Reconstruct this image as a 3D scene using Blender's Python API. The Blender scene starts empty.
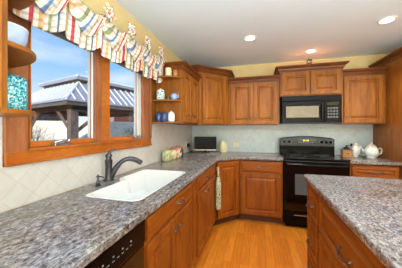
import bpy, math, random
from mathutils import Vector, Matrix
from mathutils.geometry import tessellate_polygon
random.seed(7)
PI = math.pi
S = bpy.context.scene
COL = S.collection
VS = S.view_settings
# ---------------------------------------------------------------- camera
cam_d = bpy.data.cameras.new('camera'); cam = bpy.data.objects.new('camera', cam_d); COL.objects.link(cam)
cam_d.sensor_width = 36.0; cam_d.lens = 36.0 * 204.9 / 402.0
cam_d.shift_y = -(134 - 128.82) / 402.0
cam_d.clip_start = 0.05; cam_d.clip_end = 300
cam.location = (1.166, -3.562, 1.306); cam.rotation_euler = (PI / 2, 0, 0.272)
S.camera = cam
# ---------------------------------------------------------------- world
W = bpy.data.worlds.new('sky'); S.world = W; W.use_nodes = True
nt = W.node_tree; nt.nodes.clear()
def N(t, kind, **kw):
    n = t.nodes.new(kind)
    for k, v in kw.items(): setattr(n, k, v)
    return n
def ramp(t, stops, interp='LINEAR'):
    r = N(t, 'ShaderNodeValToRGB'); cr = r.color_ramp; cr.interpolation = interp
    while len(cr.elements) < len(stops): cr.elements.new(0.5)
    for e, (p, c) in zip(cr.elements, stops): e.position = p; e.color = (*c, 1)
    return r
def lin(r, g, b):
    f = lambda c: (c / 255 / 12.92) if c / 255 <= .04045 else ((c / 255 + .055) / 1.055) ** 2.4
    return (f(r), f(g), f(b))
tc = N(nt, 'ShaderNodeTexCoord'); sx = N(nt, 'ShaderNodeSeparateXYZ'); nt.links.new(tc.outputs['Generated'], sx.inputs[0])
skyr = ramp(nt, [(0.0, lin(235, 240, 242)), (0.08, lin(222, 238, 250)), (0.26, lin(136, 194, 246)), (0.5, lin(80, 150, 230)), (1.0, lin(50, 120, 215))])
nt.links.new(sx.outputs[2], skyr.inputs[0])
mp = N(nt, 'ShaderNodeMapping'); mp.inputs['Scale'].default_value = (1.2, 1.2, 4.5); nt.links.new(tc.outputs['Generated'], mp.inputs[0])
cn = N(nt, 'ShaderNodeTexNoise'); cn.inputs['Scale'].default_value = 2.2; cn.inputs['Detail'].default_value = 6; nt.links.new(mp.outputs[0], cn.inputs[0])
cr_ = ramp(nt, [(0.5, (0, 0, 0)), (0.8, (.7, .7, .7))]); nt.links.new(cn.outputs[0], cr_.inputs[0])
mx = N(nt, 'ShaderNodeMix', data_type='RGBA'); nt.links.new(cr_.outputs[0], mx.inputs[0]); nt.links.new(skyr.outputs[0], mx.inputs[6]); mx.inputs[7].default_value = (.92, .95, 1, 1)
bg = N(nt, 'ShaderNodeBackground'); bg.inputs[1].default_value = 1.0; nt.links.new(mx.outputs[2], bg.inputs[0])
wo = N(nt, 'ShaderNodeOutputWorld'); nt.links.new(bg.outputs[0], wo.inputs[0])
# ---------------------------------------------------------------- sun and large added fill lights
def light(name, kind, loc, rot, energy, color=(1, 1, 1), **kw):
    d = bpy.data.lights.new(name, kind); d.energy = energy; d.color = color
    for k, v in kw.items(): setattr(d, k, v)
    o = bpy.data.objects.new(name, d); COL.objects.link(o); o.location = loc; o.rotation_euler = rot
    return o
sun = light('sun', 'SUN', (0, 0, 20), (0, 0, 0), 4.2, (1, .97, .92), angle=0.02)
sun.rotation_euler = Vector((0.12, -1, 0.45)).to_track_quat('Z', 'Y').to_euler()
light('rear_fill', 'AREA', (2.0, -6.3, .95), (PI / 2, 0, 0), 30, (.86, .94, 1), shape='RECTANGLE', size=3.4, size_y=1.6)  # added fill behind the camera; the rear wall has no opening
light('side_fill', 'AREA', (4.1, -4.2, 1.5), (0, PI / 2, 0), 26, (.86, .94, 1), shape='RECTANGLE', size=1.8, size_y=3.0)  # added fill beside the right wall, which has no window
light('ceiling_fill', 'AREA', (1.9, -4.7, 1.0), (PI, 0, 0), 240, (.67, .93, 1), shape='RECTANGLE', size=3.2, size_y=2.4)  # added upward fill to brighten the ceiling; no fixture there
VS.view_transform = 'Standard'; VS.look = 'None'; VS.gamma = 1.0; VS.exposure = 0.27; VS.use_curve_mapping = False

# ---------------------------------------------------------------- materials
def mat(name, rough=.5, metal=0, spec=.5, coat=0):
    m = bpy.data.materials.new(name); m.use_nodes = True
    b = m.node_tree.nodes['Principled BSDF']
    b.inputs['Roughness'].default_value = rough; b.inputs['Metallic'].default_value = metal
    b.inputs['Specular IOR Level'].default_value = spec; b.inputs['Coat Weight'].default_value = coat
    b.inputs['Coat Roughness'].default_value = .12
    return m, m.node_tree, b
def coords(t, scale=(1, 1, 1), rot=(0, 0, 0), out='Object'):
    c = N(t, 'ShaderNodeTexCoord'); p = N(t, 'ShaderNodeMapping')
    p.inputs['Scale'].default_value = scale; p.inputs['Rotation'].default_value = rot
    t.links.new(c.outputs[out], p.inputs[0]); return p.outputs[0]
def noise(t, vec, scale, detail=3, rough=.5, dist=0):
    n = N(t, 'ShaderNodeTexNoise'); n.inputs['Scale'].default_value = scale; n.inputs['Detail'].default_value = detail
    n.inputs['Roughness'].default_value = rough; n.inputs['Distortion'].default_value = dist
    t.links.new(vec, n.inputs['Vector']); return n.outputs[0]
def mixc(t, fac, a, b, blend='MIX'):
    m = N(t, 'ShaderNodeMix', data_type='RGBA', blend_type=blend)
    for i, v in ((0, fac), (6, a), (7, b)):
        if isinstance(v, (int, float)): m.inputs[i].default_value = v
        elif isinstance(v, tuple): m.inputs[i].default_value = (*v, 1)
        else: t.links.new(v, m.inputs[i])
    return m.outputs[2]
def plain(name, c, rough=.5, metal=0, var=.08, scale=30, coat=0, spec=.5):
    m, t, b = mat(name, rough, metal, spec, coat)
    n = noise(t, coords(t), scale)
    r = ramp(t, [(.3, tuple(x * (1 - var) for x in c)), (.7, tuple(min(1, x * (1 + var)) for x in c))])
    t.links.new(n, r.inputs[0]); t.links.new(r.outputs[0], b.inputs['Base Color']); return m
def wood(name, c1, c2, scale=(9, 9, 1.2), rough=.4, coat=.05):
    m, t, b = mat(name, rough, 0, .28, coat)
    v = coords(t, scale)
    n1 = noise(t, v, 2.2, 5, .6, .6); n2 = noise(t, coords(t, tuple(s * 5 for s in scale)), 3, 3, .6)
    r = ramp(t, [(.28, c1), (.72, c2)]); t.links.new(n1, r.inputs[0])
    r2 = ramp(t, [(.3, (.72, .72, .72)), (.6, (1, 1, 1))]); t.links.new(n2, r2.inputs[0])
    o = mixc(t, .7, r.outputs[0], r2.outputs[0], 'MULTIPLY'); t.links.new(o, b.inputs['Base Color']); return m
M = {}
M['cherry'] = wood('cherry_wood', lin(126, 68, 18), lin(176, 106, 36))
M['cherry_h'] = wood('cherry_wood_sideways', lin(126, 68, 18), lin(176, 106, 36), (1.2, 9, 9))
M['cherry_low'] = wood('cherry_wood_base', lin(128, 62, 12), lin(176, 94, 26))
M['cherry_low_h'] = wood('cherry_wood_base_sideways', lin(128, 62, 12), lin(176, 94, 26), (1.2, 9, 9))
M['crown'] = wood('crown_wood', lin(96, 48, 18), lin(140, 76, 32), (1.2, 9, 9), .3)
M['oak_trim'] = wood('window_oak', lin(176, 88, 26), lin(214, 124, 48), (9, 1.5, 3), .35)
M['oak_casing'] = wood('casing_wood', lin(150, 82, 48), lin(186, 116, 74), (9, 9, 1.5), .35)
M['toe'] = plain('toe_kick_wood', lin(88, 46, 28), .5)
# floor planks
m, t, b = mat('oak_floor', .3, 0, .4, .08)
v = coords(t, (1, 1, 1), (0, 0, PI / 2))
br = N(t, 'ShaderNodeTexBrick'); t.links.new(v, br.inputs['Vector'])
br.offset = .37; br.inputs['Scale'].default_value = 1; br.inputs['Brick Width'].default_value = .95; br.inputs['Row Height'].default_value = .083
br.inputs['Mortar Size'].default_value = .0012; br.inputs['Mortar Smooth'].default_value = 0
br.inputs['Color1'].default_value = (*lin(242, 150, 48), 1); br.inputs['Color2'].default_value = (*lin(218, 122, 32), 1); br.inputs['Mortar'].default_value = (*lin(160, 86, 30), 1)
g = noise(t, coords(t, (22, 1.6, 1)), 3, 6, .65, .8); gr = ramp(t, [(.3, (.66, .62, .55)), (.62, (1.05, 1.03, 1))]); t.links.new(g, gr.inputs[0])
t.links.new(mixc(t, .85, br.outputs[0], gr.outputs[0], 'MULTIPLY'), b.inputs['Base Color']); M['floor'] = m
# granite / laminate top
def granite(name, tint, rot, sc=58):
    m, t, b = mat(name, .26, 0, .5, .1)
    v = coords(t, (1, .62, 1), (0, 0, rot))
    big = noise(t, v, 6, 5, .65, 1.0)
    mid = noise(t, v, sc, 6, .78, .5)
    fine = noise(t, coords(t), 110, 3, .7)
    r = ramp(t, [(.34, lin(52, 46, 46)), (.42, lin(104, 96, 92)), (.49, lin(150, 144, 140)), (.57, lin(176, 174, 172)), (.66, lin(228, 226, 224))])
    t.links.new(mid, r.inputs[0])
    r2 = ramp(t, [(.32, lin(128, 104, 98)), (.44, lin(196, 186, 180)), (.54, lin(220, 220, 224)), (.68, lin(150, 156, 186))]); t.links.new(big, r2.inputs[0])
    a = mixc(t, .75, r.outputs[0], r2.outputs[0], 'MULTIPLY')
    r3 = ramp(t, [(.36, (.35, .3, .3)), (.46, (1, 1, 1)), (.62, (1, 1, 1)), (.7, (1.5, 1.5, 1.5))]); t.links.new(fine, r3.inputs[0])
    a = mixc(t, .7, a, r3.outputs[0], 'MULTIPLY'); a = mixc(t, 1.0, a, tint, 'MULTIPLY')
    t.links.new(a, b.inputs['Base Color']); return m
M['granite'] = granite('speckled_stone', (1.02, .97, .96), .5)
M['granite_isl'] = granite('speckled_stone_island', (1.22, 1.14, 1.16), -.6, 80)
# tumbled tile
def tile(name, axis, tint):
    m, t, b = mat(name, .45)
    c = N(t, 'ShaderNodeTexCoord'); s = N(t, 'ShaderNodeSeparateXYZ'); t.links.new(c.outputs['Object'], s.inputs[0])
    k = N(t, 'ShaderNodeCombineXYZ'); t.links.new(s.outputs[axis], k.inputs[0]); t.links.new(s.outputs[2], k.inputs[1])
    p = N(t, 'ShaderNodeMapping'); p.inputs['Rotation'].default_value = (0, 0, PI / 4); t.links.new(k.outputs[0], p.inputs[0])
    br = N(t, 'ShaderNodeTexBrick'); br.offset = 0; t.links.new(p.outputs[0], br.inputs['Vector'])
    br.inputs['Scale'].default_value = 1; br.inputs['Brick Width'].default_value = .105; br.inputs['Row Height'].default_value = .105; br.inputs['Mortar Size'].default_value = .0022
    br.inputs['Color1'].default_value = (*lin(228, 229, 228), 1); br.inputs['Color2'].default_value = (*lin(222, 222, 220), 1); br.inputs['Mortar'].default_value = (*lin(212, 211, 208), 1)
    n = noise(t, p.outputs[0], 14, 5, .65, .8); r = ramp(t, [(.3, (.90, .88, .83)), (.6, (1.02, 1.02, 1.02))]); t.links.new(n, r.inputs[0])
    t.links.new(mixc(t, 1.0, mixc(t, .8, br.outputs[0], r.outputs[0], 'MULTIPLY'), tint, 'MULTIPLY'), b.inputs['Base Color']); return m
M['tile_x'] = tile('tumbled_tile_back_cool_lit', 0, (.88, .98, 1.04)); M['tile_y'] = tile('tumbled_tile_left', 1, (.96, .88, .84))  # back tint paints in the cool local light on that wall
M['paint'] = plain('gold_wall_paint', lin(232, 202, 144), .7, var=.03, scale=6)
M['ceiling'] = plain('ceiling_paint', lin(230, 235, 240), .8, var=.015, scale=3)
M['porcelain'] = plain('sink_white', lin(236, 232, 230), .18, var=.01, coat=.4)
M['bronze'] = plain('dark_bronze', lin(84, 84, 90), .25, .8, var=.15)
M['pull'] = plain('antique_pewter', lin(120, 108, 98), .3, .85, var=.12)
M['black'] = plain('black_enamel', lin(8, 8, 9), .22, var=.1, spec=.15)
M['black_glass'] = plain('black_glass', lin(9, 9, 10), .06, var=.05, coat=.3)
M['screen'] = plain('dark_screen', lin(7, 7, 8), .35, var=.05, spec=.15)
M['charcoal'] = plain('charcoal_plastic', lin(30, 32, 34), .4, spec=.3, var=.08)
M['grey_ring'] = plain('grey_mark', lin(150, 154, 156), .5)
M['panel_grey'] = plain('range_panel_grey', lin(58, 62, 62), .35); M['key_grey'] = plain('keypad_grey', lin(96, 98, 100), .5); M['oven_window'] = plain('oven_window_glass', lin(92, 94, 96), .1, var=.05, coat=.6)
M['mw_window'] = plain('microwave_window_reflection_tone', lin(128, 118, 104), .15, var=.12, coat=.3, scale=14)  # taupe base colour stands in for the lit room reflected in the glass
M['silver'] = plain('brushed_silver', lin(190, 190, 192), .25, .9, var=.05)
M['white_plastic'] = plain('white_plastic', lin(238, 236, 230), .4, var=.02)
M['cream_plate'] = plain('cream_plate', lin(226, 216, 196), .4, var=.02)
M['vinyl'] = plain('white_vinyl', lin(226, 226, 222), .4, var=.02)
M['dull_grey'] = plain('plain_grey', lin(96, 94, 86), .6, var=.08)
M['white_ceramic'] = plain('white_ceramic', lin(236, 236, 232), .15, var=.02, coat=.5)
M['cream_ceramic'] = plain('cream_ceramic', lin(232, 220, 176), .25, var=.05, coat=.3)
def emit(name, c, s):
    m = bpy.data.materials.new(name); m.use_nodes = True; t = m.node_tree; t.nodes.clear()
    e = N(t, 'ShaderNodeEmission'); e.inputs[0].default_value = (*c, 1); e.inputs[1].default_value = s
    o = N(t, 'ShaderNodeOutputMaterial'); t.links.new(e.outputs[0], o.inputs[0]); return m
M['lamp'] = emit('lamp_glow', (1, .95, .85), 4); M['digits'] = emit('clock_digits', (.95, .75, .08), 1.6)
# window glass
m = bpy.data.materials.new('window_glass'); m.use_nodes = True; t = m.node_tree; t.nodes.clear()
tr = N(t, 'ShaderNodeBsdfTransparent'); gl = N(t, 'ShaderNodeBsdfGlossy'); gl.inputs['Roughness'].default_value = .02
mm = N(t, 'ShaderNodeMixShader'); mm.inputs[0].default_value = .05; o_ = N(t, 'ShaderNodeOutputMaterial')
t.links.new(tr.outputs[0], mm.inputs[1]); t.links.new(gl.outputs[0], mm.inputs[2]); t.links.new(mm.outputs[0], o_.inputs[0]); M['glass'] = m
def spots(name, base, cols, scale, thr=.5, rough=.25, coat=.3):
    m, t, b = mat(name, rough, 0, .5, coat)
    v = coords(t); vo = N(t, 'ShaderNodeTexVoronoi'); vo.inputs['Scale'].default_value = scale; t.links.new(v, vo.inputs['Vector'])
    sp = N(t, 'ShaderNodeSeparateColor'); t.links.new(vo.outputs['Color'], sp.inputs[0])
    k = len(cols); r = ramp(t, [(0, base)] + [(thr + (1 - thr) * i / k, c) for i, c in enumerate(cols)], 'CONSTANT')
    t.links.new(sp.outputs[0], r.inputs[0]); t.links.new(r.outputs[0], b.inputs['Base Color']); return m
M['teal'] = spots('teal_speckle', lin(40, 160, 170), [lin(20, 120, 140), lin(190, 232, 235), lin(110, 205, 210)], 170, .3)
M['blue_white'] = spots('blue_flowered_china', lin(225, 228, 226), [lin(120, 165, 185), lin(90, 140, 120)], 90, .62)
M['green_fruit'] = spots('green_painted_china', lin(196, 198, 150), [lin(214, 212, 170), lin(160, 170, 116)], 60, .4)
M['yellow_fruit'] = spots('yellow_painted_china', lin(218, 208, 150), [lin(200, 190, 124), lin(228, 220, 182)], 60, .5)
M['orange_fruit'] = spots('orange_painted_china', lin(226, 178, 140), [lin(206, 100, 90), lin(236, 206, 164)], 60, .5)
M['red_blue'] = spots('red_and_blue_china', lin(46, 70, 78), [lin(190, 46, 60), lin(225, 225, 220), lin(40, 90, 100)], 60, .35)
M['floral_white'] = spots('floral_cream_china', lin(240, 236, 222), [lin(214, 190, 150), lin(222, 176, 150), lin(170, 184, 140)], 75, .62)
M['lavender'] = plain('pale_blue_china', lin(196, 206, 238), .25, var=.06, coat=.3, scale=14)
M['blue_cup'] = plain('sky_blue_china', lin(150, 178, 228), .25, var=.05, coat=.3)
M['green_leaf'] = plain('green_leaf_china', lin(58, 92, 52), .4, var=.3)
M['lid_red'] = plain('red_lid', lin(196, 120, 104), .35, var=.2)
M['amber'] = plain('amber_glaze', lin(182, 104, 36), .25, var=.15, coat=.4)
M['brown_glass'] = plain('brown_glaze', lin(120, 84, 46), .2, var=.2)
M['mill_wood'] = wood('light_wood', lin(176, 120, 72), lin(206, 152, 100), (20, 20, 6))
m, t, b = mat('navy_ribbed_china', .25, 0, .5, .3)
c = N(t, 'ShaderNodeTexCoord'); w = N(t, 'ShaderNodeTexGradient', gradient_type='RADIAL'); t.links.new(c.outputs['Object'], w.inputs[0])
ml = N(t, 'ShaderNodeMath', operation='MULTIPLY'); ml.inputs[1].default_value = 14; t.links.new(w.outputs[1], ml.inputs[0])
fr = N(t, 'ShaderNodeMath', operation='FRACT'); t.links.new(ml.outputs[0], fr.inputs[0])
r = ramp(t, [(0, lin(34, 52, 104)), (.6, lin(34, 52, 104)), (.7, lin(96, 124, 176)), (.9, lin(96, 124, 176))]); t.links.new(fr.outputs[0], r.inputs[0]); t.links.new(r.outputs[0], b.inputs['Base Color']); M['navy'] = m
# plaid cloth, driven by the cloth's own uv
m, t, b = mat('plaid_cloth', .85)
c = N(t, 'ShaderNodeTexCoord'); s = N(t, 'ShaderNodeSeparateXYZ'); t.links.new(c.outputs['UV'], s.inputs[0])
f1 = N(t, 'ShaderNodeMath', operation='FRACT'); t.links.new(s.outputs[0], f1.inputs[0]); f2 = N(t, 'ShaderNodeMath', operation='FRACT'); t.links.new(s.outputs[1], f2.inputs[0])
cream = lin(240, 228, 216); red = lin(196, 70, 78); blue = lin(112, 138, 182); green = lin(150, 160, 118); gold = lin(218, 178, 122)
st = [(0, cream), (.10, red), (.18, cream), (.30, gold), (.38, cream), (.50, green), (.58, cream), (.70, blue), (.78, cream), (.90, gold), (.96, cream)]
ra = ramp(t, st, 'CONSTANT'); rb = ramp(t, [(p, tuple(.5 + .5 * x for x in q)) for p, q in st], 'CONSTANT')
t.links.new(f1.outputs[0], ra.inputs[0]); t.links.new(f2.outputs[0], rb.inputs[0])
t.links.new(mixc(t, .9, ra.outputs[0], rb.outputs[0], 'MULTIPLY'), b.inputs['Base Color']); M['plaid'] = m
m, t, b = mat('floral_towel_cloth', .9)
n = noise(t, coords(t), 45, 3, .6, .6)
r = ramp(t, [(.38, lin(96, 104, 66)), (.45, lin(176, 176, 132)), (.55, lin(214, 210, 180)), (.68, lin(150, 156, 110))]); t.links.new(n, r.inputs[0]); t.links.new(r.outputs[0], b.inputs['Base Color']); M['towel'] = m
M['cream_cloth'] = plain('cream_cloth', lin(214, 204, 168), .9)
M['metal_roof'] = plain('metal_roof_shade_tone', lin(150, 154, 162), .45, .0, var=.06, scale=2); M['roof_rib'] = plain('roof_rib_lit_tone', lin(226, 228, 230), .4, .0, var=.03, scale=2)  # grey panels against bright ribs paint in the shadow stripes of the seams
M['roof_fascia'] = plain('weathered_fascia', lin(88, 86, 82), .8, var=.3, scale=4)
M['timber'] = wood('weathered_timber', lin(84, 72, 66), lin(122, 108, 98), (6, 6, 1), .8, 0)
M['dark_timber'] = plain('dark_beam', lin(44, 40, 42), .8, var=.3, scale=5)
m, t, b = mat('pale_rubble', .9)
n = noise(t, coords(t, (1, 1, 1.4)), 3.2, 6, .7, 1.2); r = ramp(t, [(.3, lin(168, 158, 138)), (.42, lin(226, 220, 202)), (.65, lin(244, 240, 228))]); t.links.new(n, r.inputs[0]); t.links.new(r.outputs[0], b.inputs['Base Color']); M['rubble'] = m
M['ground'] = plain('dry_lawn', lin(176, 168, 140), .95, var=.2, scale=2)
M['hedge'] = plain('evergreen', lin(34, 38, 34), .9, var=.5, scale=3)
M['twig'] = plain('bare_twig', lin(112, 98, 84), .9, var=.3)
M['young_leaf'] = plain('yellow_green_leaf', lin(178, 186, 80), .8, var=.2)
M['siding'] = plain('grey_siding', lin(140, 132, 128), .8, var=.06, scale=3)
M['brown_wall'] = plain('red_brown_wall', lin(84, 44, 40), .8, var=.2, scale=3)
M['hill_tan'] = plain('tan_hill', lin(206, 194, 164), .95, var=.08, scale=.3)

# ---------------------------------------------------------------- mesh collector
class G:
    def __init__(s): s.v = []; s.f = []; s.uv = {}
    def add(s, vs, fs):
        k = len(s.v); s.v += [tuple(x) for x in vs]; s.f += [tuple(i + k for i in f) for f in fs]; return s
    def box(s, x0, x1, y0, y1, z0, z1):
        return s.add([(x0, y0, z0), (x1, y0, z0), (x1, y1, z0), (x0, y1, z0), (x0, y0, z1), (x1, y0, z1), (x1, y1, z1), (x0, y1, z1)],
                     [(0, 3, 2, 1), (4, 5, 6, 7), (0, 1, 5, 4), (1, 2, 6, 5), (2, 3, 7, 6), (3, 0, 4, 7)])
    def lathe(s, prof, c=(0, 0, 0), n=24, axis='z', wob=None):
        vs = []; fs = []
        for r, z in prof:
            for i in range(n):
                a = 2 * PI * i / n; rr = r * (1 + (wob(a, z) if wob else 0))
                p = (rr * math.cos(a), rr * math.sin(a), z)
                if axis == 'y': p = (p[0], -p[2], p[1])      # points towards -y
                if axis == 'x': p = (p[2], p[0], p[1])
                vs.append((p[0] + c[0], p[1] + c[1], p[2] + c[2]))
        for j in range(len(prof) - 1):
            for i in range(n):
                a, b_ = j * n + i, j * n + (i + 1) % n; fs.append((a, b_, b_ + n, a + n))
        fs.append(tuple(range(n - 1, -1, -1))); fs.append(tuple((len(prof) - 1) * n + i for i in range(n)))
        return s.add(vs, fs)
    def tube(s, pts, rad, n=10):
        pts = [Vector(p) for p in pts]
        if not isinstance(rad, (list, tuple)): rad = [rad] * len(pts)
        vs = []; fs = []; up = None
        for i, p in enumerate(pts):
            d = (pts[min(i + 1, len(pts) - 1)] - pts[max(i - 1, 0)]).normalized()
            if up is None: up = Vector((0, 0, 1)) if abs(d.z) < .9 else Vector((1, 0, 0))
            a = d.cross(up).normalized(); up = a.cross(d).normalized()
            for k in range(n):
                q = 2 * PI * k / n; vs.append(p + (a * math.cos(q) + up * math.sin(q)) * rad[i])
        for j in range(len(pts) - 1):
            for k in range(n):
                a_, b_ = j * n + k, j * n + (k + 1) % n; fs.append((a_, b_, b_ + n, a_ + n))
        fs.append(tuple(range(n - 1, -1, -1))); fs.append(tuple((len(pts) - 1) * n + i for i in range(n)))
        return s.add(vs, fs)
    def sweep(s, path, prof):
        """closed profile [(out, z)] swept along a 2D path, outward on the right of travel, mitred"""
        n = len(path); ring = []
        P = [Vector(p) for p in path]
        for i in range(n):
            d0 = (P[i] - P[i - 1]).normalized() if i else (P[1] - P[0]).normalized()
            d1 = (P[i + 1] - P[i]).normalized() if i < n - 1 else d0
            n0 = Vector((d0.y, -d0.x)); n1 = Vector((d1.y, -d1.x)); m_ = (n0 + n1).normalized(); k = 1 / max(.3, m_.dot(n0))
            ring.append([(P[i].x + m_.x * k * o, P[i].y + m_.y * k * o, z) for o, z in prof])
        q = len(prof); vs = [p for r_ in ring for p in r_]; fs = []
        for i in range(n - 1):
            for j in range(q):
                a, b_ = i * q + j, i * q + (j + 1) % q; fs.append((a, b_, b_ + q, a + q))
        fs.append(tuple(range(q - 1, -1, -1))); fs.append(tuple((n - 1) * q + j for j in range(q)))
        return s.add(vs, fs)
    def prism(s, poly, z0, z1, hole=None, rnd=0):
        """extruded polygon (ccw) with optional hole; rounded upper and lower rim"""
        loops = [poly] + ([hole] if hole else [])
        def inset(lp, d, sign):
            n = len(lp); out = []
            for i in range(n):
                a, b_, c_ = Vector(lp[i - 1]), Vector(lp[i]), Vector(lp[(i + 1) % n])
                d0 = (b_ - a).normalized(); d1 = (c_ - b_).normalized(); n0 = Vector((-d0.y, d0.x)); n1 = Vector((-d1.y, d1.x))
                m_ = (n0 + n1).normalized(); k = d / max(.3, m_.dot(n0)); out.append((b_.x + m_.x * k * sign, b_.y + m_.y * k * sign))
            return out
        lv = [(z0, rnd), (z0 + rnd * .3, rnd * .3), (z0 + rnd, 0), (z1 - rnd, 0), (z1 - rnd * .3, rnd * .3), (z1, rnd)] if rnd else [(z0, 0), (z1, 0)]
        base = len(s.v)
        for li, lp in enumerate(loops):
            n = len(lp); b0 = len(s.v)
            for z, d in lv:
                for p in (inset(lp, d if li == 0 else 0, 1) if d else lp): s.v.append((p[0], p[1], z))
            for j in range(len(lv) - 1):
                for i in range(n):
                    a, b_ = b0 + j * n + i, b0 + j * n + (i + 1) % n
                    s.f.append((a, b_, b_ + n, a + n))
        offs = []; k = base
        for lp in loops: offs.append(k); k += len(lp) * len(lv)
        for top in (0, 1):
            idx = []; pl = []
            for lp, o in zip(loops, offs):
                st_ = o + (len(lv) - 1) * len(lp) * top; ids = list(range(st_, st_ + len(lp))); idx += ids; pl.append([Vector((s.v[i][0], s.v[i][1], 0)) for i in ids])
            for tri in tessellate_polygon(pl): s.f.append(tuple(idx[q] for q in tri))
        return s
    def build(s, name, m, parent=None, loc=None, rot=None, bevel=0, smooth=False, angle=.6):
        me = bpy.data.meshes.new(name); me.from_pydata(s.v, [], s.f); me.validate(); 
        import bmesh
        bm = bmesh.new(); bm.from_mesh(me); bmesh.ops.recalc_face_normals(bm, faces=bm.faces[:]); bm.to_mesh(me); bm.free()
        if s.uv:
            ul = me.uv_layers.new(name='UVMap')
            for lp in me.loops: ul.data[lp.index].uv = s.uv.get(lp.vertex_index, (0, 0))
        me.materials.append(m)
        if smooth:
            for p in me.polygons: p.use_smooth = True
            if angle:
                try: me.set_sharp_from_angle(angle=angle)
                except Exception: pass
        o = bpy.data.objects.new(name, me); COL.objects.link(o)
        if parent: o.parent = parent
        if loc: o.location = loc
        if rot: o.rotation_euler = rot
        if bevel:
            b_ = o.modifiers.new('bevel', 'BEVEL'); b_.width = bevel; b_.segments = 2; b_.limit_method = 'ANGLE'
        return o
def tag(o, label, cat, group=None):
    o['label'] = label; o['category'] = cat
    if group: o['group'] = group
    return o
def thing(name, label, cat, loc=(0, 0, 0), rz=0, group=None):
    o = bpy.data.objects.new(name, None); COL.objects.link(o); o.location = loc; o.rotation_euler = (0, 0, rz); o.empty_display_size = .1
    return tag(o, label, cat, group)
def struct(name, g, m, **k):
    o = g.build(name, m, **k)
    if not k.get('parent'): o['kind'] = 'structure'
    return o

# ---------------------------------------------------------------- room shell
XR, YR, H = 4.2, -6.5, 2.388
struct('floor', G().box(0, XR, YR, 0, -.1, 0), M['floor'])
struct('ceiling', G().box(-.2, XR + .2, YR - .2, .2, H, H + .12), M['ceiling'])
struct('wall_back', G().box(-.2, XR + .2, 0, .2, -.1, H), M['paint'])
WY0, WY1, WZ0, WZ1 = -2.775, -1.625, 1.20, 1.98      # kitchen window opening
g = G().box(-.06, 0, YR - .2, WY0, -.1, H).box(-.06, 0, WY1, 0, -.1, H).box(-.06, 0, WY0, WY1, -.1, WZ0).box(-.06, 0, WY0, WY1, WZ1, H)
struct('wall_left', g, M['paint'])
struct('wall_right', G().box(XR, XR + .2, YR - .2, 0, -.1, H), M['paint'])
struct('wall_rear', G().box(0, XR, YR - .2, YR, -.1, H), M['paint'])
# tile backsplash
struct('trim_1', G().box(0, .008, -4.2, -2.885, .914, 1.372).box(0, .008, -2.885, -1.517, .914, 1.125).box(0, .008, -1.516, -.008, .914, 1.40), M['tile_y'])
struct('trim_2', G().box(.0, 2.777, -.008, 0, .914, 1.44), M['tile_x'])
# window: casing, two wood casements with glass, white outer frame
win = struct('window_1', G().box(-.06, -.015, WY0, WY0 + .012, WZ0, WZ1).box(-.06, -.015, -2.318, -2.286, WZ0, WZ1).box(-.06, -.015, -1.728, WY1, WZ0, WZ1).box(-.06, -.015, WY0, WY1, 1.90, WZ1), M['vinyl'], bevel=.003)
struct('window_casing', G().box(-.015, .018, WY0 - .108, WY0, 1.125, 2.08), M['oak_casing'], parent=win, bevel=.006)
q = -1.668
cz = G().box(-.015, .018, q, q + .151, 1.125, 2.08).box(.018, .026, q + .015, q + .040, 1.20, 2.08).box(.018, .032, q + .112, q + .148, 1.20, 2.08).box(.018, .024, q + .06, q + .09, 1.20, 2.08)
struct('window_casing', cz, M['oak_casing'], parent=win, bevel=.003)
struct('window_casing', G().box(0, .018, WY0, q, 1.98, 2.08), M['oak_casing'], parent=win, bevel=.004)
cz = G().box(.0, .024, WY0 - .108, q + .151, 1.125, 1.193).box(.0, .032, WY0 - .108, q + .151, 1.125, 1.137)
struct('window_apron', cz, M['oak_trim'], parent=win, bevel=.005)
struct('window_sill', G().box(-.06, .034, WY0, q, 1.190, 1.206), M['oak_trim'], parent=win, bevel=.004)
mu = G().box(-.05, .008, -2.312, -2.245, 1.205, 1.98).box(.008, .016, -2.300, -2.268, 1.205, 1.98)
struct('window_mullion', mu, M['oak_casing'], parent=win, bevel=.004)
def sash(y0, y1, sl, sr):
    a = G().box(-.045, .004, y0, y0 + sl, 1.207, 1.90).box(-.034, -.026, y1 - sr, y1, 1.207, 1.90).box(-.045, -.005, y0 + sl, y1 - sr, 1.207, 1.238).box(-.045, -.01, y0 + sl, y1 - sr, 1.88, 1.90)
    o = struct('window_sash', a, M['oak_trim'], parent=win, bevel=.003)
    G().box(-.032, -.028, y0 + sl - .002, y1 - sr + .002, 1.235, 1.885).build('window_pane', M['glass'], o)
sash(WY0 + .013, -2.319, .008, .003); sash(-2.245, -1.729, .090, .003)
struct('window_head_strip', G().box(-.012, .014, WY0 + .002, -2.318, 1.868, 1.975).box(-.012, .014, -2.240, q - .002, 1.868, 1.975), M['dull_grey'], parent=win, bevel=.006)  # plain grey strip across the window head
for y in (-2.60, -1.80):
    a = G().box(-.004, .034, y - .045, y + .045, 1.206, 1.222).tube([(.008, y - .03, 1.226), (.026, y, 1.236), (.028, y + .05, 1.230)], [.008, .007, .006]).lathe([(.001, 0), (.010, .003), (.010, .018), (.001, .022)], (.028, y + .05, 1.224), 12)
    struct('window_crank', a, M['silver'], parent=win, bevel=.003, smooth=True)

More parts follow.
